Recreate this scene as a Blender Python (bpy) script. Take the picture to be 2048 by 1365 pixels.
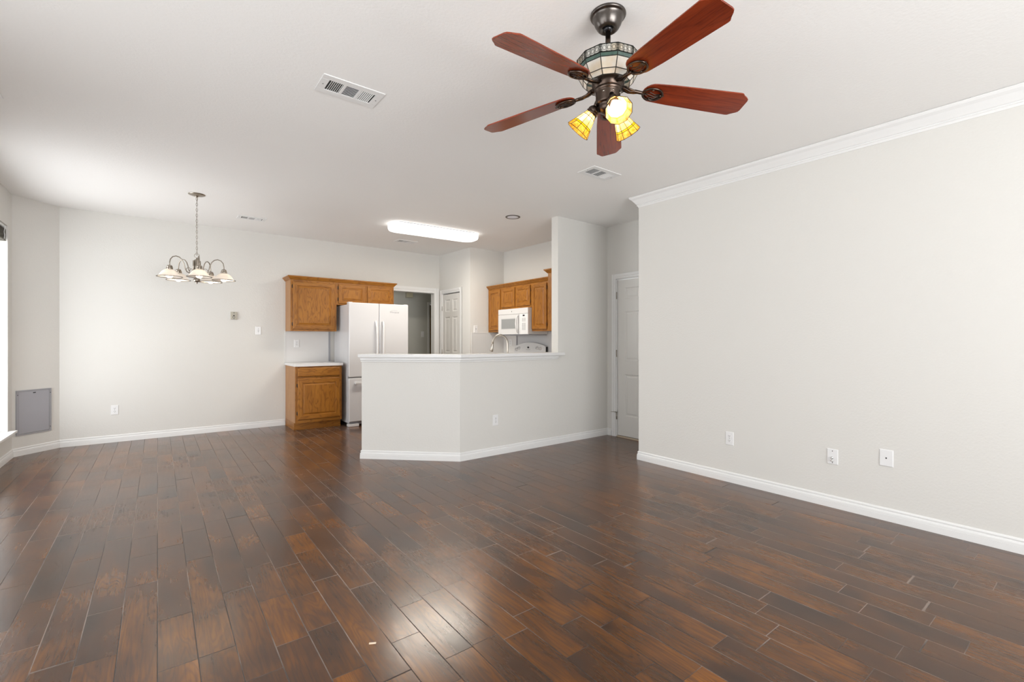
import bpy, bmesh, math, random
from mathutils import Vector, Matrix
random.seed(7)
SC = bpy.context.scene
for o in list(bpy.data.objects): bpy.data.objects.remove(o)
COL = SC.collection
R = math.radians
pi = math.pi

# ------------------------------------------------------------------ camera, view, world, lights
cam_d = bpy.data.cameras.new('camera'); cam = bpy.data.objects.new('camera', cam_d); COL.objects.link(cam)
cam.location = (0, 0, 1.24); cam.rotation_euler = (R(90), 0, R(-37.32))
cam_d.sensor_width = 36; cam_d.lens = 36 * 930 / 2048; cam_d.clip_start = .02
SC.camera = cam
SC.view_settings.view_transform = 'Standard'; SC.view_settings.look = 'None'
SC.view_settings.gamma = 1; SC.view_settings.use_curve_mapping = False
SC.view_settings.exposure = 0.12

W = bpy.data.worlds.new('world'); SC.world = W; W.use_nodes = True
bg = W.node_tree.nodes['Background']; bg.inputs[0].default_value = (.96, .98, 1, 1); bg.inputs[1].default_value = 2.6

def area(name, loc, rot, sx, sy, power, color=(1, 1, 1)):
    d = bpy.data.lights.new(name, 'AREA'); d.shape = 'RECTANGLE'; d.size = sx; d.size_y = sy
    d.energy = power; d.color = color
    o = bpy.data.objects.new(name, d); COL.objects.link(o); o.location = loc; o.rotation_euler = rot
    return o
DAY = (.95, .975, 1); DAYW = (.96, .975, .99)
area('daylight_dining_window', (-1.95, 6.05, 1.15), (0, R(-103), 0), 2.1, 2.0, 60, DAY)
area('daylight_patio_door', (-2.1, 1.6, .9), (0, R(-130), 0), 2.1, 3.0, 30, DAYW)
area('daylight_front_window', (1.0, -2.75, 1.0), (R(109), 0, 0), 2.8, 2.0, 205, DAYW)
area('hall_fill_light', (3.0, 8.15, 2.45), (0, 0, 0), 1.2, .6, 4.0, (1, .95, .86))  # fill lamp added under the hall ceiling to lift its walls; no visible source
area('kitchen_fixture_light', (3.02, 5.71, 2.66), (0, 0, R(-3.6)), 1.15, .26, 33, (1, .92, .80))

# ------------------------------------------------------------------ materials
def mat(name, color, rough=.5, metal=0., spec=.5, coat=0., coat_r=.1, bump=None, trans=0, emis=None, emis_s=0):
    m = bpy.data.materials.new(name); m.use_nodes = True
    b = m.node_tree.nodes['Principled BSDF']
    b.inputs['Base Color'].default_value = (*color, 1); b.inputs['Roughness'].default_value = rough
    b.inputs['Metallic'].default_value = metal; b.inputs['Specular IOR Level'].default_value = spec
    b.inputs['Coat Weight'].default_value = coat; b.inputs['Coat Roughness'].default_value = coat_r
    if trans: b.inputs['Transmission Weight'].default_value = trans
    if emis: b.inputs['Emission Color'].default_value = (*emis, 1); b.inputs['Emission Strength'].default_value = emis_s
    if bump:
        sc, st, dist = bump
        N = m.node_tree.nodes; L = m.node_tree.links
        tc = N.new('ShaderNodeTexCoord'); nz = N.new('ShaderNodeTexNoise'); bp = N.new('ShaderNodeBump')
        nz.inputs['Scale'].default_value = sc; nz.inputs['Detail'].default_value = 3; nz.inputs['Roughness'].default_value = .55
        bp.inputs['Strength'].default_value = st; bp.inputs['Distance'].default_value = dist
        L.new(tc.outputs['Object'], nz.inputs['Vector']); L.new(nz.outputs['Fac'], bp.inputs['Height']); L.new(bp.outputs['Normal'], b.inputs['Normal'])
    return m

class NT:
    """tiny helper for node maths"""
    def __init__(s, m): s.t = m.node_tree; s.N = s.t.nodes; s.L = s.t.links
    def put(s, sock, v):
        if isinstance(v, (int, float)): sock.default_value = v
        elif isinstance(v, tuple): sock.default_value = v
        else: s.L.new(v, sock)
    def m(s, op, a, b=0., c=0.):
        n = s.N.new('ShaderNodeMath'); n.operation = op
        s.put(n.inputs[0], a); s.put(n.inputs[1], b); s.put(n.inputs[2], c); return n.outputs[0]
    def xyz(s, a, b, c):
        n = s.N.new('ShaderNodeCombineXYZ')
        for i, v in enumerate((a, b, c)): s.put(n.inputs[i], v)
        return n.outputs[0]
    def sep(s, v):
        n = s.N.new('ShaderNodeSeparateXYZ'); s.L.new(v, n.inputs[0]); return n.outputs
    def noise(s, v, scale, detail=2., rough=.5, dist=0.):
        n = s.N.new('ShaderNodeTexNoise'); s.L.new(v, n.inputs['Vector'])
        n.inputs['Scale'].default_value = scale; n.inputs['Detail'].default_value = detail
        n.inputs['Roughness'].default_value = rough; n.inputs['Distortion'].default_value = dist
        return n.outputs['Fac']
    def white(s, v):
        n = s.N.new('ShaderNodeTexWhiteNoise'); n.noise_dimensions = '3D'; s.L.new(v, n.inputs['Vector']); return n.outputs['Value']
    def ramp(s, f, stops):
        n = s.N.new('ShaderNodeValToRGB'); e = n.color_ramp.elements
        while len(e) < len(stops): e.new(.5)
        for i, (p, c) in enumerate(stops): e[i].position = p; e[i].color = (*c, 1) if len(c) == 3 else c
        s.L.new(f, n.inputs[0]); return n.outputs[0]
    def mix(s, f, a, b, mode='MIX'):
        n = s.N.new('ShaderNodeMix'); n.data_type = 'RGBA'; n.blend_type = mode
        s.put(n.inputs[0], f); s.put(n.inputs[6], a); s.put(n.inputs[7], b); return n.outputs[2]
    def ss(s, v, a, b, lo=0., hi=1.):
        n = s.N.new('ShaderNodeMapRange'); n.interpolation_type = 'SMOOTHSTEP'
        s.put(n.inputs[0], v); n.inputs[1].default_value = a; n.inputs[2].default_value = b
        n.inputs[3].default_value = lo; n.inputs[4].default_value = hi; return n.outputs[0]
    def bump(s, h, st, d, normal=None):
        n = s.N.new('ShaderNodeBump'); n.inputs['Strength'].default_value = st; n.inputs['Distance'].default_value = d
        s.L.new(h, n.inputs['Height'])
        if normal: s.L.new(normal, n.inputs['Normal'])
        return n.outputs[0]
    def coord(s, k='Object'):
        return s.N.new('ShaderNodeTexCoord').outputs[k]

def floor_material():
    m = mat('hickory_planks', (.1, .05, .03), .3); t = NT(m); b = t.N['Principled BSDF']
    X, Y, _ = t.sep(t.coord())
    PW = .127
    u = t.m('DIVIDE', X, PW); row = t.m('FLOOR', u); fu = t.m('SUBTRACT', u, row)
    r1 = t.white(t.xyz(row, 3.1, 0.)); r2 = t.white(t.xyz(row, 9.7, 1.))
    ln = t.m('ADD', .40, t.m('MULTIPLY', r2, .32))
    # a slow warp of Y varies the lengths of the boards within a row
    yy = t.m('ADD', t.m('ADD', Y, t.m('MULTIPLY', r1, 7.)), t.m('MULTIPLY', t.m('SINE', t.m('MULTIPLY', t.m('ADD', Y, t.m('MULTIPLY', r1, 20.)), 2.6)), .24))
    v = t.m('DIVIDE', yy, ln); brd = t.m('FLOOR', v); fv = t.m('SUBTRACT', v, brd)
    rb = t.white(t.xyz(row, brd, 5.)); rc = t.white(t.xyz(row, brd, 11.)); rd = t.white(t.xyz(row, brd, 17.))
    eu = t.m('MULTIPLY', t.m('MINIMUM', fu, t.m('SUBTRACT', 1., fu)), PW)
    ev = t.m('MULTIPLY', t.m('MINIMUM', fv, t.m('SUBTRACT', 1., fv)), ln)
    wob = t.noise(t.xyz(X, Y, 0.), 30., 2.)
    edge = t.m('ADD', t.m('MINIMUM', eu, ev), t.m('MULTIPLY', t.m('SUBTRACT', wob, .5), .0010))
    seam = t.ss(edge, .0008, .0024, 1., 0.)
    # grain
    off = t.m('MULTIPLY', rb, 37.)
    gx = t.m('ADD', X, off); gy = t.m('ADD', Y, t.m('MULTIPLY', rc, 23.))
    big = t.noise(t.xyz(t.m('MULTIPLY', gx, 11.), t.m('MULTIPLY', gy, 1.6), off), 1.0, 2., .5, .5)
    rings = t.m('FRACT', t.m('MULTIPLY', big, 13.))
    ring = t.m('ABSOLUTE', t.m('SUBTRACT', rings, .5))
    ringm = t.ss(ring, .0, .38, 1., 0.)
    fine = t.noise(t.xyz(t.m('MULTIPLY', gx, 85.), t.m('MULTIPLY', gy, 3.2), off), 1.0, 4., .65)
    pore = t.noise(t.xyz(t.m('MULTIPLY', gx, 300.), t.m('MULTIPLY', gy, 16.), off), 1.0, 2., .6)
    blot = t.noise(t.xyz(t.m('MULTIPLY', gx, 5.), t.m('MULTIPLY', gy, 2.5), off), 1.0, 2., .5, .3)
    c1 = t.ramp(blot, [(.25, (.028, .0115, .0052)), (.47, (.088, .0340, .0108)), (.72, (.200, .078, .0210))])
    c2 = t.mix(t.m('MULTIPLY', rd, .32), c1, (.062, .0320, .0190, 1))
    c3 = t.mix(t.m('MULTIPLY', ringm, .30), c2, (.022, .010, .0055, 1))
    c4 = t.mix(t.ss(fine, .40, .75, 0., .50), c3, (.016, .007, .004, 1))
    c5 = t.mix(t.ss(pore, .55, .80, 0., .22), c4, (.012, .006, .0035, 1))
    val = t.m('ADD', .84, t.m('MULTIPLY', rb, .42))
    hsv = t.N.new('ShaderNodeHueSaturation'); t.put(hsv.inputs['Value'], val); hsv.inputs['Saturation'].default_value = 1.14
    t.L.new(c5, hsv.inputs['Color'])
    # seams: part dark, part filled with pale dust
    dust = t.noise(t.xyz(X, Y, 3.), 1.1, 4., .6)
    dmix = t.mix(t.ss(dust, .44, .58), (.012, .007, .005, 1), (.26, .20, .165, 1))
    c6 = t.mix(seam, hsv.outputs[0], dmix)
    # crumbs of pale debris
    vor = t.N.new('ShaderNodeTexVoronoi'); vor.feature = 'F1'; vor.inputs['Scale'].default_value = 5.5
    t.L.new(t.xyz(X, Y, 0.), vor.inputs['Vector'])
    spk = t.m('MULTIPLY', t.ss(vor.outputs['Distance'], .012, .020, 1., 0.), t.ss(t.noise(t.xyz(X, Y, 8.), 2.3, 2.), .5, .55))
    c7 = t.mix(spk, c6, (.55, .5, .45, 1))
    # faint dusty haze
    hz = t.m('MULTIPLY', t.ss(t.noise(t.xyz(X, Y, 12.), .8, 1.5, .5), .30, .80), .045)
    c8 = t.mix(hz, c7, (.5, .47, .45, 1))
    t.L.new(c8, b.inputs['Base Color'])
    rg = t.m('ADD', .16, t.m('ADD', t.m('MULTIPLY', fine, .10), t.m('MULTIPLY', t.ss(dust, .4, .7), .07)))
    t.L.new(t.m('ADD', rg, t.m('MULTIPLY', seam, .3)), b.inputs['Roughness'])
    b.inputs['Specular IOR Level'].default_value = .62
    b.inputs['Sheen Weight'].default_value = .05; b.inputs['Sheen Roughness'].default_value = .35; b.inputs['Sheen Tint'].default_value = (1, .94, .88, 1)
    scr = t.noise(t.xyz(t.m('MULTIPLY', gx, 26.), t.m('MULTIPLY', gy, 9.), off), 1.0, 2., .5, .5)
    h = t.m('SUBTRACT', t.m('ADD', t.m('MULTIPLY', scr, .55), t.m('ADD', t.m('MULTIPLY', ringm, -.03), t.m('MULTIPLY', fine, .04))), t.m('MULTIPLY', seam, 1.3))
    t.L.new(t.bump(h, .42, .0016), b.inputs['Normal'])
    return m

def wood_material(name, dark, mid, light, axis='Z', rough=.42, coat=.08, scale=1., figure=1.):
    m = mat(name, mid, rough, spec=.35, coat=coat, coat_r=.2); t = NT(m); b = t.N['Principled BSDF']
    P = t.coord(); x, y, z = t.sep(P)
    a = {'X': x, 'Y': y, 'Z': z}[axis]; o1, o2 = {'X': (y, z), 'Y': (x, z), 'Z': (x, y)}[axis]
    L_ = t.m('MULTIPLY', a, scale); A = t.m('MULTIPLY', o1, scale); B = t.m('MULTIPLY', o2, scale)
    ob = t.N.new('ShaderNodeObjectInfo'); rnd = t.m('MULTIPLY', ob.outputs['Random'], 9.)
    big = t.noise(t.xyz(t.m('MULTIPLY', A, 9.), t.m('MULTIPLY', B, 9.), t.m('ADD', t.m('MULTIPLY', L_, 1.9), rnd)), 1., 2.5, .5, .3)
    ring = t.m('ABSOLUTE', t.m('SUBTRACT', t.m('FRACT', t.m('MULTIPLY', big, 9.)), .5))
    ringm = t.ss(ring, 0., .25, 1., 0.)
    fine = t.noise(t.xyz(t.m('MULTIPLY', A, 230.), t.m('MULTIPLY', B, 230.), t.m('MULTIPLY', L_, 11.)), 1., 2., .6)
    c = t.ramp(big, [(.3, mid), (.7, light)])
    c = t.mix(t.m('MULTIPLY', ringm, .55 * figure), c, (*dark, 1))
    c = t.mix(t.ss(fine, .50, .72, 0., .5), c, (*dark, 1))
    t.L.new(c, b.inputs['Base Color'])
    t.L.new(t.bump(fine, .12, .0005), b.inputs['Normal'])
    return m

def glass_material():
    m = bpy.data.materials.new('window_glass'); m.use_nodes = True; t = NT(m)
    t.N.remove(t.N['Principled BSDF']); out = t.N['Material Output']
    tr = t.N.new('ShaderNodeBsdfTransparent'); gl = t.N.new('ShaderNodeBsdfGlossy'); gl.inputs['Roughness'].default_value = .02
    mx = t.N.new('ShaderNodeMixShader'); mx.inputs[0].default_value = .05
    t.L.new(tr.outputs[0], mx.inputs[1]); t.L.new(gl.outputs[0], mx.inputs[2]); t.L.new(mx.outputs[0], out.inputs[0])
    return m

def shade_glass(name, color, transl=.6, rough=.25, mottle=0., color2=None, mscale=22., glow=0.):
    m = bpy.data.materials.new(name); m.use_nodes = True; t = NT(m)
    b = t.N['Principled BSDF']; out = t.N['Material Output']
    b.inputs['Roughness'].default_value = rough; b.inputs['Base Color'].default_value = (*color, 1)
    tl = t.N.new('ShaderNodeBsdfTranslucent'); tl.inputs[0].default_value = (*color, 1)
    if mottle:
        f = t.noise(t.coord(), mscale, 3., .6)
        c = t.mix(t.ss(f, .35, .65, 0., mottle), (*color, 1), (*(color2 or color), 1))
        t.L.new(c, b.inputs['Base Color']); t.L.new(c, tl.inputs[0])
    mx = t.N.new('ShaderNodeMixShader'); mx.inputs[0].default_value = transl
    t.L.new(b.outputs[0], mx.inputs[1]); t.L.new(tl.outputs[0], mx.inputs[2]); t.L.new(mx.outputs[0], out.inputs[0])
    return m

M = {}
M['wall'] = mat('wall_paint', (.70, .688, .655), .75, spec=.3, bump=(70, .30, .004))
M['ceil'] = mat('ceiling_paint', (.87, .86, .84), .85, spec=.2, bump=(60, .30, .004))
M['trim'] = mat('trim_paint', (.80, .80, .79), .38)
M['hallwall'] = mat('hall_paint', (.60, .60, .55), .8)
M['floor'] = floor_material()
M['door'] = mat('door_paint', (.73, .72, .69), .42)
M['plate'] = mat('plate_plastic', (.80, .80, .80), .3)
M['slot'] = mat('dark_slot', (.03, .03, .03), .6)
M['slotgrey'] = mat('grey_slot', (.22, .22, .22), .6)
M['black'] = mat('black_plastic', (.012, .012, .014), .25)
M['oak'] = wood_material('honey_oak', (.15, .052, .006), (.305, .114, .012), (.385, .155, .020), 'Z')
M['oakx'] = wood_material('honey_oak_horizontal', (.15, .052, .006), (.305, .114, .012), (.385, .155, .020), 'X')
M['oakside'] = wood_material('oak_veneer_side', (.25, .11, .04), (.38, .18, .065), (.46, .24, .095), 'Z', figure=.4)
M['cherry'] = wood_material('cherry_blade', (.050, .007, .003), (.17, .022, .006), (.27, .040, .010), 'X', .22, .35, .8, .45)
M['bronze'] = mat('antique_bronze', (.080, .058, .046), .30, 1.0, bump=(90, .15, .002))
M['pewter'] = mat('dark_pewter', (.125, .112, .102), .30, 1.0)
M['nickel'] = mat('brushed_nickel', (.44, .40, .35), .30, 1.0)
M['steel'] = mat('steel', (.62, .62, .60), .25, 1.0)
M['lead'] = mat('lead_came', (.020, .022, .018), .45, .6)
M['fridge'] = mat('white_appliance', (.66, .66, .67), .28, coat=.3, bump=(240, .12, .001))
M['appl'] = mat('white_enamel', (.72, .715, .71), .22, coat=.3)
M['counter'] = mat('white_laminate', (.77, .77, .765), .25)
M['splash'] = mat('splash_laminate', (.70, .69, .675), .3)
M['grey'] = mat('panel_grey', (.37, .37, .40), .55, bump=(160, .3, .002))
M['greyframe'] = mat('panel_frame_grey', (.33, .33, .35), .5)
M['mwglass'] = mat('oven_window', (.33, .34, .34), .2, coat=.5)
M['rubber'] = mat('gasket', (.05, .05, .05), .7)
M['beige'] = mat('beige_plastic', (.45, .42, .35), .5)
M['chime'] = mat('chime_cream', (.62, .58, .42), .5)
M['blind'] = wood_material('blind_slats', (.03, .025, .018), (.07, .06, .045), (.12, .11, .08), 'Y', .5, .0)
M['glass'] = glass_material()
M['bulb'] = mat('bulb_glow', (1, 1, 1), .4, emis=(1, .92, .78), emis_s=14)
M['cbulb'] = mat('chandelier_bulb_glow', (1, 1, 1), .4, emis=(1, .86, .68), emis_s=1.4)
M['lens'] = mat('fixture_diffuser', (.95, .95, .95), .4, emis=(1, .97, .92), emis_s=1.9)
M['amber'] = shade_glass('amber_art_glass', (.96, .66, .30), .62, mottle=.9, color2=(.98, .88, .62))
M['gold'] = shade_glass('golden_granite_glass', (.93, .50, .04), .62, mottle=.9, color2=(.98, .78, .22), mscale=70)
M['yellow'] = shade_glass('yellow_art_glass', (.88, .68, .0), .62)
M['milk'] = shade_glass('milky_art_glass', (.80, .79, .74), .25, mottle=.8, color2=(.72, .60, .42), mscale=9)
M['green'] = shade_glass('green_art_glass', (.10, .17, .14), .2, mottle=.7, color2=(.06, .11, .09), mscale=30)
M['rimmetal'] = mat('rim_metal', (.13, .105, .08), .4, .8)
M['cnickel'] = mat('aged_nickel', (.36, .32, .27), .30, 1.0)
M['alab'] = shade_glass('frosted_alabaster', (.95, .91, .86), .5, .3)
M['rod'] = mat('wood_panel_dark', (.20, .12, .04), .5)
M['chip'] = mat('pale_wood_chip', (.75, .62, .48), .7)
M['wax'] = mat('threshold_wood', (.52, .43, .33), .6)

# ------------------------------------------------------------------ mesh helpers
class MB:
    def __init__(s, T=None): s.v = []; s.f = []; s.mi = []; s.sm = []; s.T = T or Matrix.Identity(4); s.cur = 0
    def add(s, vs, fs, smooth=False, T=None, mi=None):
        b = len(s.v); TT = s.T @ T if T is not None else s.T
        s.v += [tuple(TT @ Vector(p)) for p in vs]
        for k, f in enumerate(fs):
            s.f.append(tuple(i + b for i in f)); s.sm.append(smooth)
            s.mi.append(mi[k] if isinstance(mi, (list, tuple)) else (s.cur if mi is None else mi))
        return s
    def box(s, x0, x1, y0, y1, z0, z1, T=None, mi=None):
        v = [(x, y, z) for z in (z0, z1) for y in (y0, y1) for x in (x0, x1)]
        return s.add(v, [(0, 2, 3, 1), (4, 5, 7, 6), (0, 1, 5, 4), (2, 6, 7, 3), (0, 4, 6, 2), (1, 3, 7, 5)], T=T, mi=mi)
    def prism(s, pts, z0, z1, T=None, mi=None):
        """pts ccw polygon; z1 may be a function of (x, y)"""
        n = len(pts); g = z1 if callable(z1) else (lambda x, y: z1); g0 = z0 if callable(z0) else (lambda x, y: z0)
        v = [(x, y, g0(x, y)) for x, y in pts] + [(x, y, g(x, y)) for x, y in pts]
        f = [tuple(range(n - 1, -1, -1)), tuple(range(n, 2 * n))] + [(i, (i + 1) % n, n + (i + 1) % n, n + i) for i in range(n)]
        return s.add(v, f, T=T, mi=mi)
    def lathe(s, prof, n=32, T=None, mi=None, smooth=True, closed=False):
        """prof (r, z)"""
        v = []; m = len(prof)
        for i in range(n):
            a = 2 * pi * i / n
            for r, z in prof: v.append((r * math.cos(a), r * math.sin(a), z))
        f = []
        for i in range(n):
            j = (i + 1) % n
            for k in range(m - 1 + (1 if closed else 0)):
                k2 = (k + 1) % m
                f.append((i * m + k, j * m + k, j * m + k2, i * m + k2))
        if not closed:
            if prof[0][0] > 1e-6: f.append(tuple(i * m for i in range(n - 1, -1, -1)))
            if prof[-1][0] > 1e-6: f.append(tuple(i * m + m - 1 for i in range(n)))
        return s.add(v, f, smooth, T, mi)
    def shell(s, prof, n=32, T=None, mi=None, smooth=True, th=.003):
        """open shell with thickness from profile"""
        inner = [(max(r - th, 0.0005), z) for r, z in reversed(prof)]
        return s.lathe(list(prof) + inner, n, T, mi, smooth, closed=True)
    def tube(s, pts, r, n=10, T=None, mi=None, closed=False, caps=True):
        P = [Vector(p) for p in pts]; m = len(P); v = []; f = []
        rr = r if isinstance(r, (list, tuple)) else [r] * m
        nrm = None
        for i in range(m):
            if closed: d = (P[(i + 1) % m] - P[i - 1]).normalized()
            else: d = (P[min(i + 1, m - 1)] - P[max(i - 1, 0)]).normalized()
            if nrm is None:
                nrm = d.cross(Vector((0, 0, 1)) if abs(d.z) < .9 else Vector((1, 0, 0))).normalized()
            else:
                nrm = (nrm - d * nrm.dot(d)); nrm.normalize()
            bn = d.cross(nrm)
            for k in range(n):
                a = 2 * pi * k / n; v.append(tuple(P[i] + nrm * (rr[i] * math.cos(a)) + bn * (rr[i] * math.sin(a))))
        for i in range(m if closed else m - 1):
            j = (i + 1) % m
            for k in range(n):
                l = (k + 1) % n; f.append((i * n + k, i * n + l, j * n + l, j * n + k))
        if caps and not closed:
            f.append(tuple(range(n - 1, -1, -1))); f.append(tuple((m - 1) * n + k for k in range(n)))
        return s.add(v, f, True, T, mi)
    def rings(s, rs, cap=True, T=None, mi=None):
        """rs: list of (x0, x1, z0, z1, y); nested rectangles facing -y. side order: bottom,right,top,left"""
        v = []
        for x0, x1, z0, z1, y in rs: v += [(x0, y, z0), (x1, y, z0), (x1, y, z1), (x0, y, z1)]
        f = []; ms = []
        for k in range(len(rs) - 1):
            a = 4 * k; b = a + 4
            for i in range(4):
                j = (i + 1) % 4; f.append((a + i, a + j, b + j, b + i))
                ms.append((mi[1] if i in (0, 2) else mi[0]) if isinstance(mi, tuple) else (mi or 0))
        if cap: a = 4 * (len(rs) - 1); f.append((a, a + 1, a + 2, a + 3)); ms.append(mi[0] if isinstance(mi, tuple) else (mi or 0))
        return s.add(v, f, False, T, ms)
    def sweep(s, path, prof, z0=0., up=True, mi=None):
        """prof points (out, z) swept along a plan path; 'out' is to the left of travel. mitred"""
        n = len(path); P = [Vector((p[0], p[1])) for p in path]; sec = []
        for i in range(n):
            d1 = (P[i] - P[i - 1]).normalized() if i else None
            d2 = (P[i + 1] - P[i]).normalized() if i < n - 1 else None
            if d1 is None: d1 = d2
            if d2 is None: d2 = d1
            n1 = Vector((-d1.y, d1.x)); n2 = Vector((-d2.y, d2.x)); b = (n1 + n2); b.normalize()
            k = 1 / max(.3, b.dot(n1)); sec.append((P[i], b * k))
        m = len(prof); v = []
        for i, (p, b) in enumerate(sec):
            zz = z0(p.x, p.y) if callable(z0) else z0
            for o, z in prof: v.append((p.x + b.x * o, p.y + b.y * o, zz + z))
        f = []
        for i in range(n - 1):
            for k in range(m):
                l = (k + 1) % m; f.append((i * m + k, (i + 1) * m + k, (i + 1) * m + l, i * m + l))
        f.append(tuple(range(m))); f.append(tuple((n - 1) * m + k for k in range(m - 1, -1, -1)))
        return s.add(v, f, mi=mi)
    def build(s, name, mats, parent=None, bevel=0, seg=2, fixn=True):
        me = bpy.data.meshes.new(name); me.from_pydata(s.v, [], s.f); me.update()
        if not isinstance(mats, (list, tuple)): mats = [mats]
        for m in mats: me.materials.append(m)
        for p, mi, sm in zip(me.polygons, s.mi, s.sm): p.material_index = min(mi, len(mats) - 1); p.use_smooth = sm
        if fixn:
            bm = bmesh.new(); bm.from_mesh(me); bmesh.ops.recalc_face_normals(bm, faces=bm.faces); bm.to_mesh(me); bm.free()
        o = bpy.data.objects.new(name, me); COL.objects.link(o)
        if parent: o.parent = parent
        if bevel:
            b = o.modifiers.new('bevel', 'BEVEL'); b.width = bevel; b.segments = seg; b.limit_method = 'ANGLE'; b.angle_limit = R(40)
        return o

def empty(name, loc=(0, 0, 0), rz=0, rot=None):
    o = bpy.data.objects.new(name, None); COL.objects.link(o); o.location = loc; o.rotation_euler = rot or (0, 0, rz)
    o.empty_display_size = .1; return o
def tag(o, label=None, cat=None, group=None, kind=None):
    if label: o['label'] = label
    if cat: o['category'] = cat
    if group: o['group'] = group
    if kind: o['kind'] = kind
    return o
def struct(o): o['kind'] = 'structure'; return o
def copy_tree(o, parent=None):
    c = o.copy(); COL.objects.link(c); c.parent = parent
    for ch in list(o.children): copy_tree(ch, c)
    return c
def text_mesh(txt, size, name, m, parent, loc, rot, depth=.0006, shear=0, sx=1):
    cu = bpy.data.curves.new(name, 'FONT'); cu.body = txt; cu.size = size; cu.extrude = depth; cu.align_x = 'CENTER'; cu.align_y = 'CENTER'; cu.shear = shear
    tmp = bpy.data.objects.new(name, cu); COL.objects.link(tmp); bpy.context.view_layer.update()
    me = bpy.data.meshes.new_from_object(tmp); bpy.data.objects.remove(tmp)
    me.materials.clear(); me.materials.append(m)
    o = bpy.data.objects.new(name, me); COL.objects.link(o); o.parent = parent; o.location = loc; o.rotation_euler = rot; o.scale = (sx, 1, 1)
    return o
def Tl(x, y, z): return Matrix.Translation((x, y, z))
def zc(x, y): return 2.739 - .005 * x + .008 * y     # the ceiling as measured

# ------------------------------------------------------------------ the setting
fl = MB(); fl.box(-1.6, 5.6, -2.3, 8.9, -.06, 0); struct(fl.build('floor', M['floor']))
ce = MB(); ce.prism([(-1.42, -2.05), (4.9, -2.05), (4.9, 7.62), (-1.42, 7.62)], zc, lambda x, y: zc(x, y) + .1); struct(ce.build('ceiling', M['ceil']))

def wall(name, pts, top=zc, m='wall', z0=0):
    return struct(MB().prism(pts, z0, top).build(name, M[m]))
def wall_open(name, axis, c0, c1, a0, a1, ops, m='wall', top=zc):
    """wall slab; axis 'X': plane X in c0..c1 running along Y a0..a1; ops = [(b0,b1,z0,z1)]"""
    b = MB()
    def bx(p0, p1, z0, z1):
        if p1 - p0 < 1e-4: return
        P = [(c0, p0), (c1, p0), (c1, p1), (c0, p1)] if axis == 'X' else [(p0, c0), (p1, c0), (p1, c1), (p0, c1)]
        b.prism(P, z0, z1)
    cur = a0
    for b0, b1, z0, z1 in sorted(ops):
        bx(cur, b0, 0, top)
        if z0 > 0: bx(b0, b1, 0, z0)
        bx(b0, b1, z1, top); cur = b1
    bx(cur, a1, 0, top)
    return struct(b.build(name, M[m]))

wall_open('wall_left', 'X', -1.40, -1.233, -1.9, 7.164, [(5.15, 6.99, .289, 2.432), (.2, 3.0, .12, 2.2)])
wall('wall_bay', [(-1.233, 7.164), (-.907, 7.49), (-.907, 7.62), (-1.40, 7.62), (-1.40, 7.164)])
wall_open('wall_back', 'Y', 7.49, 7.61, -.907, 4.86, [(3.12, 3.955, 0, 2.097)])
wall_open('wall_right', 'X', 4.003, 4.123, -1.9, 3.065, [])
wall('wall_nook_side', [(4.123, 2.945), (4.74, 2.945), (4.74, 3.065), (4.123, 3.065)])
wall_open('wall_nook', 'X', 4.74, 4.86, 2.945, 7.49, [(3.17, 3.985, 0, 2.045)])
wall('wall_bulkhead', [(3.852, 4.135), (4.74, 4.135), (4.74, 4.25), (3.852, 4.25)])
hw = [(1.714, 4.865), (2.478, 4.135), (3.852, 4.135), (3.852, 4.25), (2.524, 4.25), (1.794, 4.948)]
wall('wall_bar', hw, top=1.065)
wall_open('wall_pantry', 'X', 4.058, 4.158, 6.45, 7.49, [(6.77, 7.385, 0, 2.085)])
wall('wall_pantry_side', [(4.158, 6.45), (4.74, 6.45), (4.74, 6.55), (4.158, 6.55)])
wall_open('wall_front', 'Y', -2.02, -1.9, -1.40, 4.123, [(-.2, 3.2, .35, 2.3)])
# hall behind the back wall
wall('wall_hall_back', [(2.2, 8.7), (4.47, 8.7), (4.47, 8.8), (2.2, 8.8)], 2.5, 'hallwall')
wall('wall_hall_header', [(4.47, 8.7), (5.5, 8.7), (5.5, 8.8), (4.47, 8.8)], 2.5, 'hallwall', z0=2.0)
wall('wall_hall_left', [(2.1, 7.61), (2.2, 7.61), (2.2, 8.8), (2.1, 8.8)], 2.5, 'hallwall')
wall('wall_hall_right', [(5.3, 7.61), (5.4, 7.61), (5.4, 8.7), (5.3, 8.7)], 2.5, 'hallwall')
wall('wall_hall_front', [(4.86, 7.49), (5.4, 7.49), (5.4, 7.61), (4.86, 7.61)], 2.5, 'hallwall')
struct(MB().box(2.1, 5.5, 7.61, 8.8, 2.5, 2.6).build('ceiling_hall', M['hallwall']))

# baseboards
BB = [(0, 0), (.014, 0), (.014, .040), (.0118, .0405), (.0118, .0425), (.0132, .043), (.0125, .056), (.0098, .063), (.0060, .0665), (.0050, .0715), (.0090, .0735), (.0095, .078), (.0075, .084), (.0030, .088), (0, .089)]
def baseboard(name, path): return struct(MB().sweep(path, BB).build(name, M['trim']))
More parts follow.
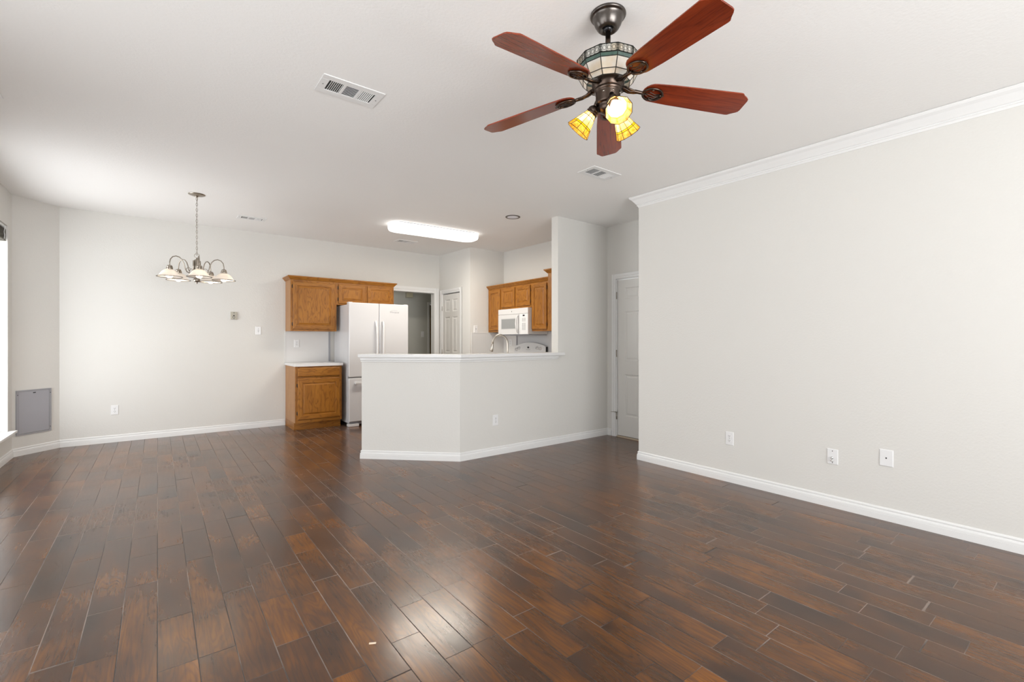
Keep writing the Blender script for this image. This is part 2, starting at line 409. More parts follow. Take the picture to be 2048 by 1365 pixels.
# travel so the room lies on the left of the path
baseboard('baseboard_left', [(1.497, 7.49), (-.907, 7.49), (-1.233, 7.164), (-1.233, 3.08)])
baseboard('baseboard_bar', [(4.74, 4.06), (4.74, 4.135), (2.478, 4.135), (1.714, 4.865), (1.794, 4.948)])
baseboard('baseboard_right', [(4.003, -1.9), (4.003, 3.065), (4.74, 3.065), (4.74, 3.095)])
baseboard('baseboard_front', [(-1.233, -1.9), (4.003, -1.9)])
baseboard('baseboard_left_near', [(-1.233, .12), (-1.233, -1.9)])
baseboard('baseboard_pantry', [(4.058, 6.69), (4.058, 6.45), (4.1, 6.45)])
baseboard('baseboard_hall', [(4.43, 8.7), (2.2, 8.7)])
# crown moulding on the right wall
CR = [(0, 0), (0, -.108), (.004, -.108), (.007, -.101), (.010, -.094), (.0150, -.092), (.0155, -.087), (.0115, -.085), (.0115, -.081), (.018, -.078), (.030, -.060), (.048, -.036), (.066, -.022), (.072, -.012), (.072, -.004), (.068, -.0005)]
cm = MB().sweep([(4.003, -1.9), (4.003, 3.065), (4.06, 3.065)], CR, z0=zc)
struct(cm.build('trim_1', M['trim']))

# ------------------------------------------------------------------ doors and windows
def casing(mb, x0, x1, z1, w=.075, t=.016, y=0.):
    """door casing around opening x0..x1, height z1, on a wall whose face is y (front -y)"""
    for a, b_ in ((x0 - w, x0), (x1, x1 + w)):
        mb.box(a, b_, y - t * .6, y, 0, z1 + w)
        aa, bb = (a, a + w * .55) if a < x0 else (b_ - w * .55, b_)
        mb.box(aa, bb, y - t, y, 0, z1 + w)
    mb.box(x0, x1, y - t * .6, y, z1, z1 + w)
    mb.box(x0, x1, y - t, y, z1 + w * .45, z1 + w)
def panel_door(name, parent, w, h, cols, rows, th=.035, m='door', y=0.):
    """hollow panelled door leaf, x 0..w; cols/rows give recess spans"""
    mb = MB(); mb.box(0, w, y + .010, y + th, 0, h)
    xs = [0] + [c for cc in cols for c in cc] + [w]
    for i in range(0, len(xs), 2): mb.box(xs[i], xs[i + 1], y, y + .010, 0, h)
    for cx in cols:
        zs = [0] + [c for cc in rows for c in cc] + [h]
        for i in range(0, len(zs), 2): mb.box(cx[0], cx[1], y, y + .010, zs[i], zs[i + 1])
        for rz_ in rows:
            x0, x1 = cx; z0, z1 = rz_
            mb.rings([(x0, x1, z0, z1, y), (x0 + .012, x1 - .012, z0 + .012, z1 - .012, y + .009), (x0 + .022, x1 - .022, z0 + .022, z1 - .022, y + .009), (x0 + .040, x1 - .040, z0 + .040, z1 - .040, y + .003)])
    return mb.build(name, M[m], parent, fixn=False)

# garage/utility door in the nook: faces -X, local x runs towards the camera
d1 = struct(empty('door_1', (4.74, 3.985, 0), R(-90)))
f = MB(); casing(f, 0, .815, 2.045, .062); f.box(0, .012, 0, .12, 0, 2.045); f.box(.803, .815, 0, .12, 0, 2.045); f.box(0, .815, 0, .12, 2.033, 2.045)
f.build('door_frame', M['trim'], d1, .002)
leaf = panel_door('door_leaf', d1, .785, 2.005, [(.115, .335), (.45, .67)], [(.255, .79), (.965, 1.60), (1.755, 1.90)], y=.014)
leaf.location = (.015, 0, .022)
MB().box(.012, .803, -.012, .12, 0, .016).build('threshold', M['wax'], d1, .004)
MB().box(.013, .803, .02, .05, .017, .021).build('door_sweep', M['rubber'], d1)
for z in (.27, 1.08, 1.83):
    h = MB(); h.lathe([(.006, -.045), (.006, .045)], 10, T=Tl(.010, -.004, z)); h.box(.0, .014, -.001, .002, z - .045, z + .045)
    if z < .3: h.tube([(.010, -.004, z + .05), (.0, -.05, z + .055), (-.03, -.07, z + .055)], .004, 8); h.tube([(.010, -.004, z + .05), (.05, -.03, z + .055)], .004, 8)
    h.build('hinge', M['nickel'], d1)
# pantry door
d2 = struct(empty('door_2', (4.058, 7.385, 0), R(-90)))
f = MB(); casing(f, 0, .615, 2.085, .062); f.box(0, .01, 0, .1, 0, 2.085); f.box(.605, .615, 0, .1, 0, 2.085); f.box(0, .615, 0, .1, 2.075, 2.085)
f.build('door_frame', M['trim'], d2, .002)
leaf = panel_door('door_leaf', d2, .592, 2.05, [(.085, .245), (.340, .500)], [(.20, .86), (1.03, 1.65), (1.745, 1.955)], y=.010)
leaf.location = (.011, 0, .012)
for z in (.25, 1.05, 1.82):
    MB().lathe([(.006, -.04), (.006, .04)], 10, T=Tl(.006, -.005, z)).build('hinge', M['nickel'], d2)
k = MB(); k.lathe([(.0, 0), (.026, .001), (.026, .006), (.010, .008), (.010, .030), (.024, .038), (.026, .050), (.018, .060), (0, .062)], 20, T=Tl(.555, .010, .96) @ Matrix.Rotation(R(90), 4, 'X')); k.build('door_knob', M['nickel'], d2)
# cased opening to the hall
op = struct(empty('trim_2', (3.12, 7.49, 0)))
f = MB(); casing(f, 0, .835, 2.097, .088); f.box(-.0, .004, -.0, .12, 0, 2.097); f.box(.831, .835, 0, .12, 0, 2.097); f.box(0, .835, 0, .12, 2.093, 2.097)
f.build('door_frame', M['trim'], op, .002)
# far hall door
d3 = struct(empty('door_3', (4.47, 8.7, 0)))
f = MB(); f.box(-.035, .0, -.016, 0, 0, 2.04); f.box(0, .02, 0, .1, 0, 2.0); f.box(0, .85, -.016, 0, 2.0, 2.04); f.build('door_frame', M['trim'], d3, .002)
panel_door('door_leaf', d3, .83, 1.995, [(.1, .36), (.47, .73)], [(.2, .8), (1., 1.8)], y=.05, m='rod').location = (.021, 0, 0)

def window(name, loc, rz, w, h, wall_t, rails, stool=True, light_cols=0):
    """local: x along the wall 0..w, y outwards (into the wall), z 0..h. front is -y"""
    o = struct(empty(name, loc, rz))
    f = MB(); fw = .045; y0, y1 = wall_t - .075, wall_t - .015
    f.box(0, fw, y0, y1, 0, h); f.box(w - fw, w, y0, y1, 0, h); f.box(fw, w - fw, y0, y1, 0, fw); f.box(fw, w - fw, y0, y1, h - fw, h)
    for r in rails: f.box(fw, w - fw, y0 + .005, y1 - .005, r - .02, r + .02)
    for c in range(light_cols): x = w * (c + 1) / (light_cols + 1); f.box(x - .025, x + .025, y0 + .004, y1 - .004, fw, h - fw)
    f.build('window_frame', M['trim'], o, .003)
    MB().box(fw, w - fw, (y0 + y1) / 2 - .002, (y0 + y1) / 2 + .002, fw, h - fw).build('window_pane', M['glass'], o)
    if stool:
        s = MB(); s.box(0, w, 0, y0, 0, .012); s.box(-.065, w + .065, -.062, 0, -.012, .012); s.build('window_sill', M['trim'], o, .004)
    return o
# window on the left wall: faces +X; rz=+90 -> local x = +Y, local -y = +X
window('window_1', (-1.233, 5.15, .289), R(90), 1.84, 2.143, .167, [1.07])
window('window_2', (-1.233, .2, .12), R(90), 2.8, 2.08, .167, [], False, 1)
window('window_3', (3.2, -1.9, .35), R(180), 3.4, 1.95, .12, [], True, 2)

# raised blind at the head of the dining window
bl = empty('window_blind', (-1.262, 6.06, 2.43)); tag(bl, 'dark slatted blind pulled up to the head of the left dining window', 'blind')
MB().box(-.03, .02, -.895, .915, -.028, -.002).build('head_rail', M['trim'], bl, .003)
s = MB()
for i in range(9): s.box(-.027, .022, -.885, .905, -.042 - i * .0115 - .006, -.042 - i * .0115)
s.build('slat_stack', M['blind'], bl)
MB().box(-.027, .022, -.885, .905, -.160, -.146).build('bottom_rail', M['blind'], bl, .002)
for y in (-.6, 0, .82):
    MB().tube([(.024, y, -.02), (.027, y, -.05), (.023, y, -.08), (.027, y, -.11), (.024, y, -.15)], .0035, 8).build('ladder_cord', M['trim'], bl)

# ------------------------------------------------------------------ bar top
def offset_poly(path, ds):
    pass
bt = empty('bar_countertop', (2.478, 4.135, 1.065)); tag(bt, 'white laminate bar top along the angled half wall', 'countertop')
u = Vector((.723, -.691)); nn = Vector((-.691, -.723))
def bar_outline(front, back, end, xr):
    """front/back overhang lines measured from the outer wall faces"""
    def seg1(d): return Vector((1.714, 4.865)) + nn * d
    def kink(d):
        p = seg1(d); yy = 4.135 - d; t = (p.y - yy) / .691; return p + u * t
    a = seg1(front) - u * end; kf = kink(front); kb = kink(-back); b = seg1(-back) - u * end
    return [tuple(a), tuple(kf), (xr, 4.135 - front), (xr, 4.135), (3.852, 4.135), (3.852, 4.135 + back), tuple(kb), tuple(b)]
def loc2(pts, o=(2.478, 4.135)): return [(x - o[0], y - o[1]) for x, y in pts]
def bar_strip(d, end, xr):
    def seg1(q): return Vector((1.714, 4.865)) + nn * q
    def kink(q):
        p = seg1(q); t = (p.y - (4.135 - q)) / .691; return p + u * t
    return [tuple(seg1(d) - u * end), tuple(kink(d)), (xr, 4.135 - d), (xr, 4.1345), tuple(kink(.0005)), tuple(seg1(.0005) - u * end)]
MB().prism(loc2(bar_outline(.070, .19, .012, 3.905)), .003, .037).build('worktop', M['counter'], bt, .004)
MB().prism(loc2(bar_strip(.028, .008, 3.845)), -.030, .003).build('moulding', M['trim'], bt, .009, 3)
MB().prism(loc2(bar_strip(.016, .006, 3.840)), -.044, -.030).build('moulding', M['trim'], bt, .004, 2)

# ------------------------------------------------------------------ oak cabinets
OAK = [M['oak'], M['oakx']]
def raised_front(mb, x0, x1, z0, z1, y, t=.019, fw=.055, ogee=True):
    r = [(x0, x1, z0, z1, y + t), (x0, x1, z0, z1, y + .004), (x0 + .005, x1 - .005, z0 + .005, z1 - .005, y)]
    r += [(x0 + fw, x1 - fw, z0 + fw, z1 - fw, y), (x0 + fw + .006, x1 - fw - .006, z0 + fw + .006, z1 - fw - .006, y + .009),
          (x0 + fw + .012, x1 - fw - .012, z0 + fw + .012, z1 - fw - .012, y + .009), (x0 + fw + .032, x1 - fw - .032, z0 + fw + .032, z1 - fw - .032, y + .002)]
    mb.rings(r, mi=(0, 1))
def hinge(x, z, y, par, n='hinge'):
    h = MB(); h.lathe([(.0035, -.026), (.0035, .026)], 8, T=Tl(x, y, z)); h.box(x - .010, x, y + .002, y + .006, z - .022, z + .022); return h.build(n, M['bronze'], par)
def oak_door(par, x0, x1, z0, z1, y, side='L', hz=None, fw=.055):
    mb = MB(); raised_front(mb, x0, x1, z0, z1, y, fw=fw); d = mb.build('door', OAK, par, fixn=False)
    hx = x0 - .004 if side == 'L' else x1 + .004
    for z in (hz or (z0 + .07, z1 - .07)): hinge(hx, z, y + .012, d)
    return d
def oak_box(par, x0, x1, y0, y1, z0, z1, name='body', stiles=(), rails=(), ml='oakside'):
    """carcass with face frame on -y side at y0"""
    b = MB(); b.box(x0, x1, y0 + .019, y1, z0, z1); b.build(name, M[ml], par)
    f = MB()
    xs = [(x0, x0 + .038)] + [(s_ - .019, s_ + .019) for s_ in stiles] + [(x1 - .038, x1)]
    for a, b_ in xs: f.box(a, b_, y0, y0 + .019, z0, z1, mi=0)
    for i in range(len(xs) - 1):
        a, b_ = xs[i][1], xs[i + 1][0]
        for (r0, r1) in [(z0, z0 + .038), (z1 - .038, z1)] + list(rails): f.box(a, b_, y0, y0 + .019, r0, r1, mi=1)
        f.box(a, b_, y0 + .012, y0 + .019, z0 + .038, z1 - .038, mi=0)
    return f.build('face_frame', OAK, par)
CRN = [(0, 0), (.008, 0), (.012, .006), (.020, .016), (.036, .034), (.043, .038), (.043, .048), (.040, .052), (0, .052)]
def cab_crown(name, path, z, label):
    o = tag(MB().sweep(path, CRN, z0=z).build(name, M['oakx']), label, 'moulding'); return o

# left run, facing -Y (face planes measured)
UY = 7.16
c = empty('wall_cabinet', (1.503, UY, 1.385)); tag(c, 'single door oak wall cabinet above the small white counter, left of the fridge', 'cabinet', 'oak wall cabinets')
oak_box(c, 0, .637, 0, .328, 0, .735)
oak_door(c, .028, .612, .028, .707, -.019, 'L')
c = empty('wall_cabinet', (2.141, UY, 1.785)); tag(c, 'short two door oak wall cabinet over the white fridge', 'cabinet', 'oak wall cabinets')
oak_box(c, 0, .905, 0, .328, 0, .335, stiles=(.452,))
oak_door(c, .028, .440, .022, .312, -.019, 'L', (.085, .255), fw=.05); oak_door(c, .468, .880, .022, .312, -.019, 'R', (.085, .255), fw=.05)
cab_crown('crown_moulding', [(3.046, 7.488), (3.046, UY), (1.503, UY), (1.503, 7.488)][::1], 2.120, 'oak crown moulding along the top of the cabinets above the fridge')

c = empty('base_cabinet', (1.503, 6.88, 0)); tag(c, 'oak base cabinet with one drawer and one door beside the fridge', 'cabinet')
oak_box(c, 0, .628, 0, .608, .105, .885, rails=((.70, .735),))
b = MB(); b.box(.0, .628, .065, .605, 0, .105); b.build('toe_kick', M['oakx'], c)
mb = MB(); mb.rings([(.030, .600, .745, .868, -.001), (.030, .600, .745, .868, -.014), (.042, .588, .757, .856, -.019)], mi=(1, 1)); mb.build('drawer', OAK, c, fixn=False)
oak_door(c, .030, .600, .150, .715, -.019, 'L', (.24, .625), fw=.058)
b = MB(); b.prism([(-.006, 6.940 - 6.88), (.632, 6.940 - 6.88), (.632, 6.95 - 6.88), (.0, 6.95 - 6.88), (0, .6), (-.006, .6)], 0, .016); b.build('shoe_strip', M['oakx'], c, .003)
ct = empty('countertop', (1.503, 6.88, .886)); tag(ct, 'small white laminate countertop on the oak base cabinet by the fridge', 'countertop')
MB().box(-.012, .640, -.028, .608, 0, .036).build('worktop', M['counter'], ct, .003)
bs = MB(); bs.box(1.497, 2.115, 7.482, 7.49, .923, 1.384); bs.box(1.493, 1.503, 7.478, 7.49, .923, 1.384)
tag(bs.build('backsplash', M['splash']), 'white laminate backsplash between small counter and single door cabinet', 'backsplash')
# steel edge strip beside the fridge
tag(MB().box(2.115, 2.14, 7.474, 7.49, .924, 1.384).build('edge_strip', M['greyframe']), 'narrow grey edge strip at right end of the small counter backsplash', 'trim strip')

# right run on the range wall, facing -X ; local x runs from far to near
RY = 6.448
c = empty('wall_cabinet', (4.42, RY, 1.385), R(-90)); tag(c, 'narrow oak wall cabinet left of the microwave, against the pantry corner', 'cabinet', 'oak wall cabinets')
oak_box(c, 0, .368, 0, .318, 0, .715); oak_door(c, .028, .348, .028, .690, -.019, 'L', fw=.05)
c = empty('wall_cabinet', (4.42, 6.080, 1.745), R(-90)); tag(c, 'short two door oak wall cabinet directly over the microwave', 'cabinet', 'oak wall cabinets')
oak_box(c, 0, .764, 0, .318, 0, .355, stiles=(.382,)); oak_door(c, .020, .366, .030, .330, -.019, 'L', (.09, .26), fw=.05); oak_door(c, .398, .744, .030, .330, -.019, 'R', (.09, .26), fw=.05)
c = empty('wall_cabinet', (4.42, 5.316, 1.385), R(-90)); tag(c, 'tall narrow oak wall cabinet right of the microwave', 'cabinet', 'oak wall cabinets')
oak_box(c, 0, .745, 0, .318, 0, .715, stiles=(.362,)); oak_door(c, .020, .346, .028, .690, -.019, 'R', fw=.05); oak_door(c, .385, .725, .028, .690, -.019, 'R', fw=.05)
cab_crown('crown_moulding', [(4.42, 4.57), (4.42, RY - .001)], 2.100, 'oak crown moulding along cabinets above the microwave')
# corner cabinet on the kitchen side of the bulkhead, only its end shows
c = empty('wall_cabinet', (4.42, 4.565, 1.385), R(180)); tag(c, 'oak wall cabinet behind the bulkhead post, showing only its end panel', 'cabinet', 'oak wall cabinets')
oak_box(c, .0, .345, 0, .314, 0, .745, ml='oak'); oak_door(c, .028, .322, .028, .715, -.019, 'L', fw=.05)
cab_crown('crown_moulding', [(4.075, 4.252), (4.075, 4.565), (4.42, 4.565)], 2.13, 'short oak crown moulding on the cabinet behind the bulkhead post')

# ------------------------------------------------------------------ kitchen counters and splash panels (mostly hidden by the bar)
def plain_base(name, label, polys, m='oak'):
    o = empty(name, (0, 0, 0)); tag(o, label, 'cabinet')
    b = MB()
    for p in polys: b.prism(p, .0, .885)
    b.build('body', M[m], o); return o
kc_poly = [(1.83, 4.975), (2.545, 4.29), (2.545, 4.255), (4.735, 4.255), (4.735, 5.29), (4.14, 5.29), (4.14, 4.86), (2.80, 4.86), (2.24, 5.40)]
kc_poly = [(1.815, 4.948), (2.530, 4.258), (4.735, 4.258), (4.735, 5.29), (4.14, 5.29), (4.14, 4.86), (2.80, 4.86), (2.24, 5.40)]
o = empty('sink_counter', (2.8, 4.5, 0)); tag(o, 'white kitchen counter with sink running behind the bar half wall', 'countertop')
MB().prism([(x - 2.8, y - 4.5) for x, y in kc_poly], .02, .88).build('cabinet_body', M['oak'], o)
MB().prism([(x - 2.8, y - 4.5) for x, y in kc_poly], .88, .915).build('worktop', M['counter'], o, .003)
sk = MB(); sk.rings([(-.38, .38, -.21, .21, 0), (-.36, .36, -.19, .19, .004), (-.34, .34, -.17, .17, .003), (-.32, .32, -.15, .15, -.01)], T=Matrix.Translation((.55, .13, .916)) @ Matrix.Rotation(R(-90), 4, 'X'))
sk.build('sink_rim', M['steel'], o)
o = empty('corner_counter', (4.45, 6.25, 0)); tag(o, 'short white counter between the range and the pantry corner', 'countertop')
MB().box(-.31, .285, -.185, .195, 0, .88).build('cabinet_body', M['oak'], o); MB().box(-.335, .285, -.185, .195, .88, .915).build('worktop', M['counter'], o, .003)
sp = MB(); sp.box(4.089, 4.74, 6.443, 6.45, .916, 1.372); sp.box(4.083, 4.092, 6.440, 6.45, .916, 1.378); sp.box(4.089, 4.40, 6.440, 6.45, 1.366, 1.376)
tag(sp.build('backsplash', M['splash']), 'white laminate splash panel on the pantry side wall behind the faucet', 'backsplash')
sp = MB(); sp.box(4.732, 4.74, 6.088, 6.443, .916, 1.384)
tag(sp.build('backsplash', M['splash']), 'white laminate splash panel with an outlet, left of the range', 'backsplash')
sp = MB(); sp.box(4.731, 4.739, 4.26, 6.055, .916, 1.384)
tag(sp.build('backsplash', mat('splash_grey', (.60, .60, .61), .35)), 'greyish splash panel behind the white range', 'backsplash')
tag(MB().box(4.726, 4.74, 6.062, 6.086, .916, 1.34).build('edge_strip', M['greyframe']), 'grey vertical seam strip between splash panels beside the range', 'trim strip')

# faucet
fa = empty('faucet', (3.26, 4.366, .916)); tag(fa, 'brushed nickel gooseneck faucet rising behind the bar top', 'faucet')
b = MB(); b.lathe([(0, 0), (.028, 0), (.028, .006), (.021, .012), (.019, .06), (.016, .085), (.0135, .1)], 20); b.build('base', M['nickel'], fa)
D = Vector((-.505, .863, 0)).normalized(); pts = [Vector((0, 0, .09)), Vector((0, 0, .20)), Vector((0, 0, .285))]
for i in range(1, 15):
    a = pi * i / 15 * 1.06; pts.append(Vector((0, 0, .295)) + D * (.095 - .095 * math.cos(a)) + Vector((0, 0, .100 * math.sin(a))))
b = MB(); b.tube(pts, .0115, 14); b.build('spout', M['nickel'], fa)
e0 = pts[-1]; dv = (pts[-1] - pts[-2]).normalized(); dv = (dv + Vector((0, 0, -.2)) + D * .06).normalized()
b = MB(); b.tube([e0 - dv * .005, e0 + dv * .012, e0 + dv * .02, e0 + dv * .085, e0 + dv * .10], [.012, .0125, .015, .019, .017], 16); b.build('spray_head', M['nickel'], fa)
b = MB(); b.tube([(0, 0, .05), Vector((.03, .02, .055)), Vector((.075, .045, .085))], [.009, .007, .006], 10); b.build('handle', M['nickel'], fa)

# ------------------------------------------------------------------ refrigerator
fr = empty('refrigerator', (2.185, 6.72, 0)); tag(fr, 'white french door refrigerator standing between small counter and hall opening', 'refrigerator')
Wd = .912
b = MB(); b.box(.012, Wd - .005, .075, .745, .045, 1.775); b.build('body', M['fridge'], fr, .004)
def slab(x0, x1, z0, z1, name):
    mb = MB(); mb.box(x0, x1, 0, .062, z0, z1); d = mb.build(name, M['fridge'], fr, .008, 3); return d
mid = .447
dl = slab(0, mid - .003, .720, 1.798, 'door'); dr = slab(mid + .003, Wd, .720, 1.798, 'door'); fz = slab(0, Wd, .075, .700, 'freezer_drawer')
b = MB(); b.box(.006, Wd - .006, .060, .075, .08, 1.79); b.box(mid - .003, mid + .003, .018, .06, .73, 1.79); b.build('gasket', M['rubber'], fr)
b = MB(); b.box(.004, Wd - .004, .010, .06, .701, .719); b.build('drawer_gap', mat('gap_grey', (.25, .25, .25), .5), fr)
for d, x, sgn in ((dl, mid - .055, -1), (dr, mid + .055, 1)):
    p = [(x, -.0, 1.53), (x, -.022, 1.515), (x - sgn * .004, -.045, 1.44), (x - sgn * .008, -.055, 1.30), (x - sgn * .010, -.058, 1.15), (x - sgn * .008, -.055, 1.0), (x - sgn * .004, -.045, .86), (x, -.022, .80), (x, 0, .785)]
    MB().tube(p, [.016, .016, .0165, .0165, .0165, .0165, .0165, .016, .016], 12).build('handle', M['appl'], d)
hm = MB(); hm.box(.07, Wd - .07, -.058, -.030, .615, .650); hm.box(.08, .12, -.03, .001, .617, .648); hm.box(Wd - .12, Wd - .08, -.03, .001, .617, .648); hm.build('handle', M['appl'], fz, .007, 3)
b = MB(); b.box(.0, .06, .03, .10, 1.790, 1.806); b.box(.02, .05, .08, .16, 1.776, 1.802); b.build('hinge_cover', M['appl'], fr, .003)
b = MB(); b.box(Wd - .06, Wd, .03, .10, 1.790, 1.806); b.box(Wd - .05, Wd - .02, .08, .16, 1.776, 1.802); b.build('hinge_cover', M['appl'], fr, .003)
b = MB(); b.box(.02, Wd - .02, .05, .08, .028, .068)
for i in range(40): b.box(.16 + i * .015, .166 + i * .015, .046, .05, .034, .062)
b.build('base_grille', M['greyframe'], fr)
for x in (.075, Wd - .075): MB().box(x - .075, x + .075, .012, .11, 0, .040).build('foot', M['appl'], fr, .006)
tx = text_mesh('Whirlpool', .036, 'brand_lettering', M['greyframe'], dr, (mid + .235, -.0008, 1.675), (R(90), 0, 0), shear=.25)
b = MB(); b.tube([(mid + .175, -.001, 1.690), (mid + .20, -.001, 1.703), (mid + .24, -.001, 1.706), (mid + .285, -.001, 1.698)], .0012, 6); b.build('brand_swoosh', M['greyframe'], dr)

# ------------------------------------------------------------------ microwave, faces -X
mw = empty('microwave', (4.34, 6.056, 1.342), R(-90)); tag(mw, 'white over the range microwave hung under the short oak cabinet', 'microwave')
w_, h_ = .750, .395
b = MB(); b.box(0, w_, .022, .392, 0, h_); b.build('body', M['appl'], mw, .003)
MB().box(.01, w_ - .01, .03, .38, -.014, 0).build('underside', M['greyframe'], mw)
b = MB(); b.box(0, w_, 0, .022, h_ - .085, h_); b.build('vent_panel', M['appl'], mw, .003)
b = MB()
for i in range(3): b.box(.02, w_ - .02, -.001, .001, h_ - .012 - i * .008, h_ - .009 - i * .008)
dm = MB(); dm.box(0, .560, 0, .022, 0, h_ - .088); dd = dm.build('door', M['appl'], mw, .003)
b = MB(); b.rings([(.078, .465, .078, .250, -.0005), (.088, .455, .088, .240, .002)], mi=0); b.box(.088, .455, -.0008, .003, .088, .240, mi=0); b.build('door_window', M['mwglass'], dd)
b = MB(); b.tube([(.525, 0, .290), (.525, -.022, .278), (.520, -.040, .23), (.517, -.045, .16), (.520, -.040, .085), (.525, -.022, .035), (.525, 0, .022)], [.011, .012, .013, .013, .013, .012, .011], 12); b.build('handle', M['appl'], dd)
cp = MB(); cp.box(.563, w_, 0, .022, 0, h_ - .088); cpo = cp.build('control_panel', M['plate'], mw, .002)
MB().box(.628, .672, -.0015, 0, .270, .290).build('display', M['black'], cpo)
for nm, rr_ in (('function_keys', range(0, 3)), ('number_keys', range(4, 10))):
    b = MB()
    for r_ in rr_:
        for cc in range(3):
            z = .235 - r_ * .0185; b.box(.612 + cc * .030, .632 + cc * .030, -.0012, 0, z - .0035, z + .0035)
    b.build(nm, M['slotgrey'], cpo)
b = MB(); b.lathe([(0, -.0015), (.009, -.0015), (.009, .0)], 16, T=Tl(.355, 0, .352) @ Matrix.Rotation(R(90), 4, 'X')); b.build('round_emblem', M['slot'], mw)

# ------------------------------------------------------------------ range, faces -X
rg = empty('range', (4.085, 6.060, 0), R(-90)); tag(rg, 'white electric range with curved backguard under the microwave', 'range')
RW_ = .762
b = MB(); b.box(0, RW_, .03, .64, .02, .90); b.build('body', M['appl'], rg, .003)
MB().box(-.002, RW_ + .002, .0, .60, .90, .925).build('cooktop', M['appl'], rg, .004)
dv_ = MB(); dv_.box(.01, RW_ - .01, 0, .03, .22, .80); od = dv_.build('oven_door', M['appl'], rg, .005)
MB().box(.15, RW_ - .15, -.002, 0, .36, .62).build('oven_window', M['black'], od)
MB().tube([(.08, -.0, .74), (.08, -.04, .745), (.38, -.048, .745), (RW_ - .08, -.04, .745), (RW_ - .08, 0, .74)], .011, 10).build('oven_handle', M['appl'], od)
MB().box(.01, RW_ - .01, 0, .03, .03, .21).build('storage_drawer', M['appl'], rg, .005)
for (x, y, r_) in ((.2, .16, .10), (.56, .16, .08), (.2, .42, .08), (.56, .42, .10)):
    m_ = MB()
    for q in (1., .78, .56, .34): m_.tube([(x + r_ * q * math.cos(a * pi / 12), y + r_ * q * math.sin(a * pi / 12), .932) for a in range(24)], .004, 6, closed=True)
    m_.build('burner', M['black'], rg)
# curved backguard
n = 20; top = []
for i in range(n + 1):
    t = i / n; x = .0 + RW_ * t; z = 1.155 + .062 * (1 - (2 * t - 1) ** 2) ** .9 if 0 < t < 1 else 1.155
    top.append((x, z))
poly = [(0, .925), (RW_, .925)] + [(x, z) for x, z in reversed(top)]
g = MB(); v = [(x, .575 + (z - .925) * .08, z) for x, z in poly] + [(x, .632, z) for x, z in poly]; N_ = len(poly)
g.add(v, [tuple(range(N_)), tuple(range(2 * N_ - 1, N_ - 1, -1))] + [(i, (i + 1) % N_, N_ + (i + 1) % N_, N_ + i) for i in range(N_)])
bg_ = g.build('backguard', M['appl'], rg, .006, 3)
def on_bg(x, z, d=.0): return Tl(x, .575 + (z - .925) * .08 - d, z) @ Matrix.Rotation(R(90), 4, 'X')
MB().lathe([(0, .002), (.001, .002), (.0011, 0)], 4).v
b = MB(); b.box(.330, .372, .575 + .21 * .08 - .004, .60, 1.126, 1.150); b.build('display', M['black'], bg_)
b = MB()
for i in range(5): b.box(.300 + i * .022, .312 + i * .022, .575 + .18 * .08 - .003, .60, 1.100, 1.106)
b.build('button_row', M['slotgrey'], bg_)
for x, z in ((.060, 1.105), (.125, 1.125), (.575, 1.130), (.650, 1.122)):
    k = MB(); k.lathe([(.0, .030), (.016, .028), (.019, .006), (.026, .003), (.026, -.002)], 20, T=on_bg(x, z)); kk = k.build('knob', M['appl'], bg_)
    MB().box(-.0025, .0025, -.019, .019, .027, .033, T=on_bg(x, z)).build('knob_grip', M['greyframe'], kk)
# black strip stands in for the dark gap beside the backguard
MB().box(RW_, RW_ + .006, .60, .634, .93, 1.15).build('side_gap_strip', M['black'], rg)

# ------------------------------------------------------------------ wall plates
def plate_base(name, loc, rz, w=.072, h=.116, m='plate', t=.006):
    o = empty(name, loc, rz)
    b = MB(); b.rings([(-w / 2, w / 2, -h / 2, h / 2, 0), (-w / 2, w / 2, -h / 2, h / 2, -t * .5), (-w / 2 + .004, w / 2 - .004, -h / 2 + .004, h / 2 - .004, -t)]); b.build('cover_plate', M[m], o, fixn=False)
    return o
def screws(o, zs, m='slotgrey', y=-.006):
    for z in zs: MB().lathe([(0, .0012), (.0032, .001), (.0034, 0)], 10, T=Tl(0, y, z) @ Matrix.Rotation(R(90), 4, 'X')).build('screw', M[m], o)
def outlet(loc, rz, label, plate=(.072, .116), wallname=''):
    o = plate_base('outlet', loc, rz, *plate); tag(o, label, 'outlet', 'duplex outlets')
    for z in (.020, -.020):
        b = MB(); b.prism([(.0172 * math.cos(a), .0145 * math.sin(a) * 1.0) for a in [i * pi / 10 for i in range(20)]], .006, .0085, T=Tl(0, 0, z) @ Matrix.Rotation(R(90), 4, 'X'))
        rc = b.build('receptacle', M['plate'], o)
        s = MB(); s.box(-.0075, -.0050, -.0090, -.0080, z - .001, z + .008); s.box(.0050, .0075, -.0090, -.0080, z - .001, z + .008)
        s.lathe([(0, .009), (.0026, .009), (.0026, .008)], 8, T=Tl(0, 0, z - .0065) @ Matrix.Rotation(R(90), 4, 'X')); s.build('slots', M['slot'], rc)
    screws(o, (0,)); return o
outlet((-.417, 7.49, .393), 0, 'white duplex outlet low on the back wall under the chandelier')
outlet((1.654, 7.482, 1.203), 0, 'white duplex outlet on the backsplash above the small counter')
outlet((2.925, 4.135, .378), 0, 'white duplex outlet low on the bar half wall')
outlet((4.003, 2.092, .383), R(-90), 'white duplex outlet on the right wall, nearest the nook corner')
outlet((4.732, 6.245, 1.215), R(-90), 'white duplex outlet on the splash panel left of the range')
o = plate_base('light_switch', (1.146, 7.49, 1.388), 0); tag(o, 'white single switch plate on the back wall left of the cabinets', 'switch', 'switch plates')
MB().box(-.005, .005, -.013, -.006, -.006, .010).build('toggle', M['plate'], o, .002); MB().box(-.0065, .0065, -.0068, -.006, -.013, .013).build('toggle_slot', M['slotgrey'], o); screws(o, (.030, -.030))
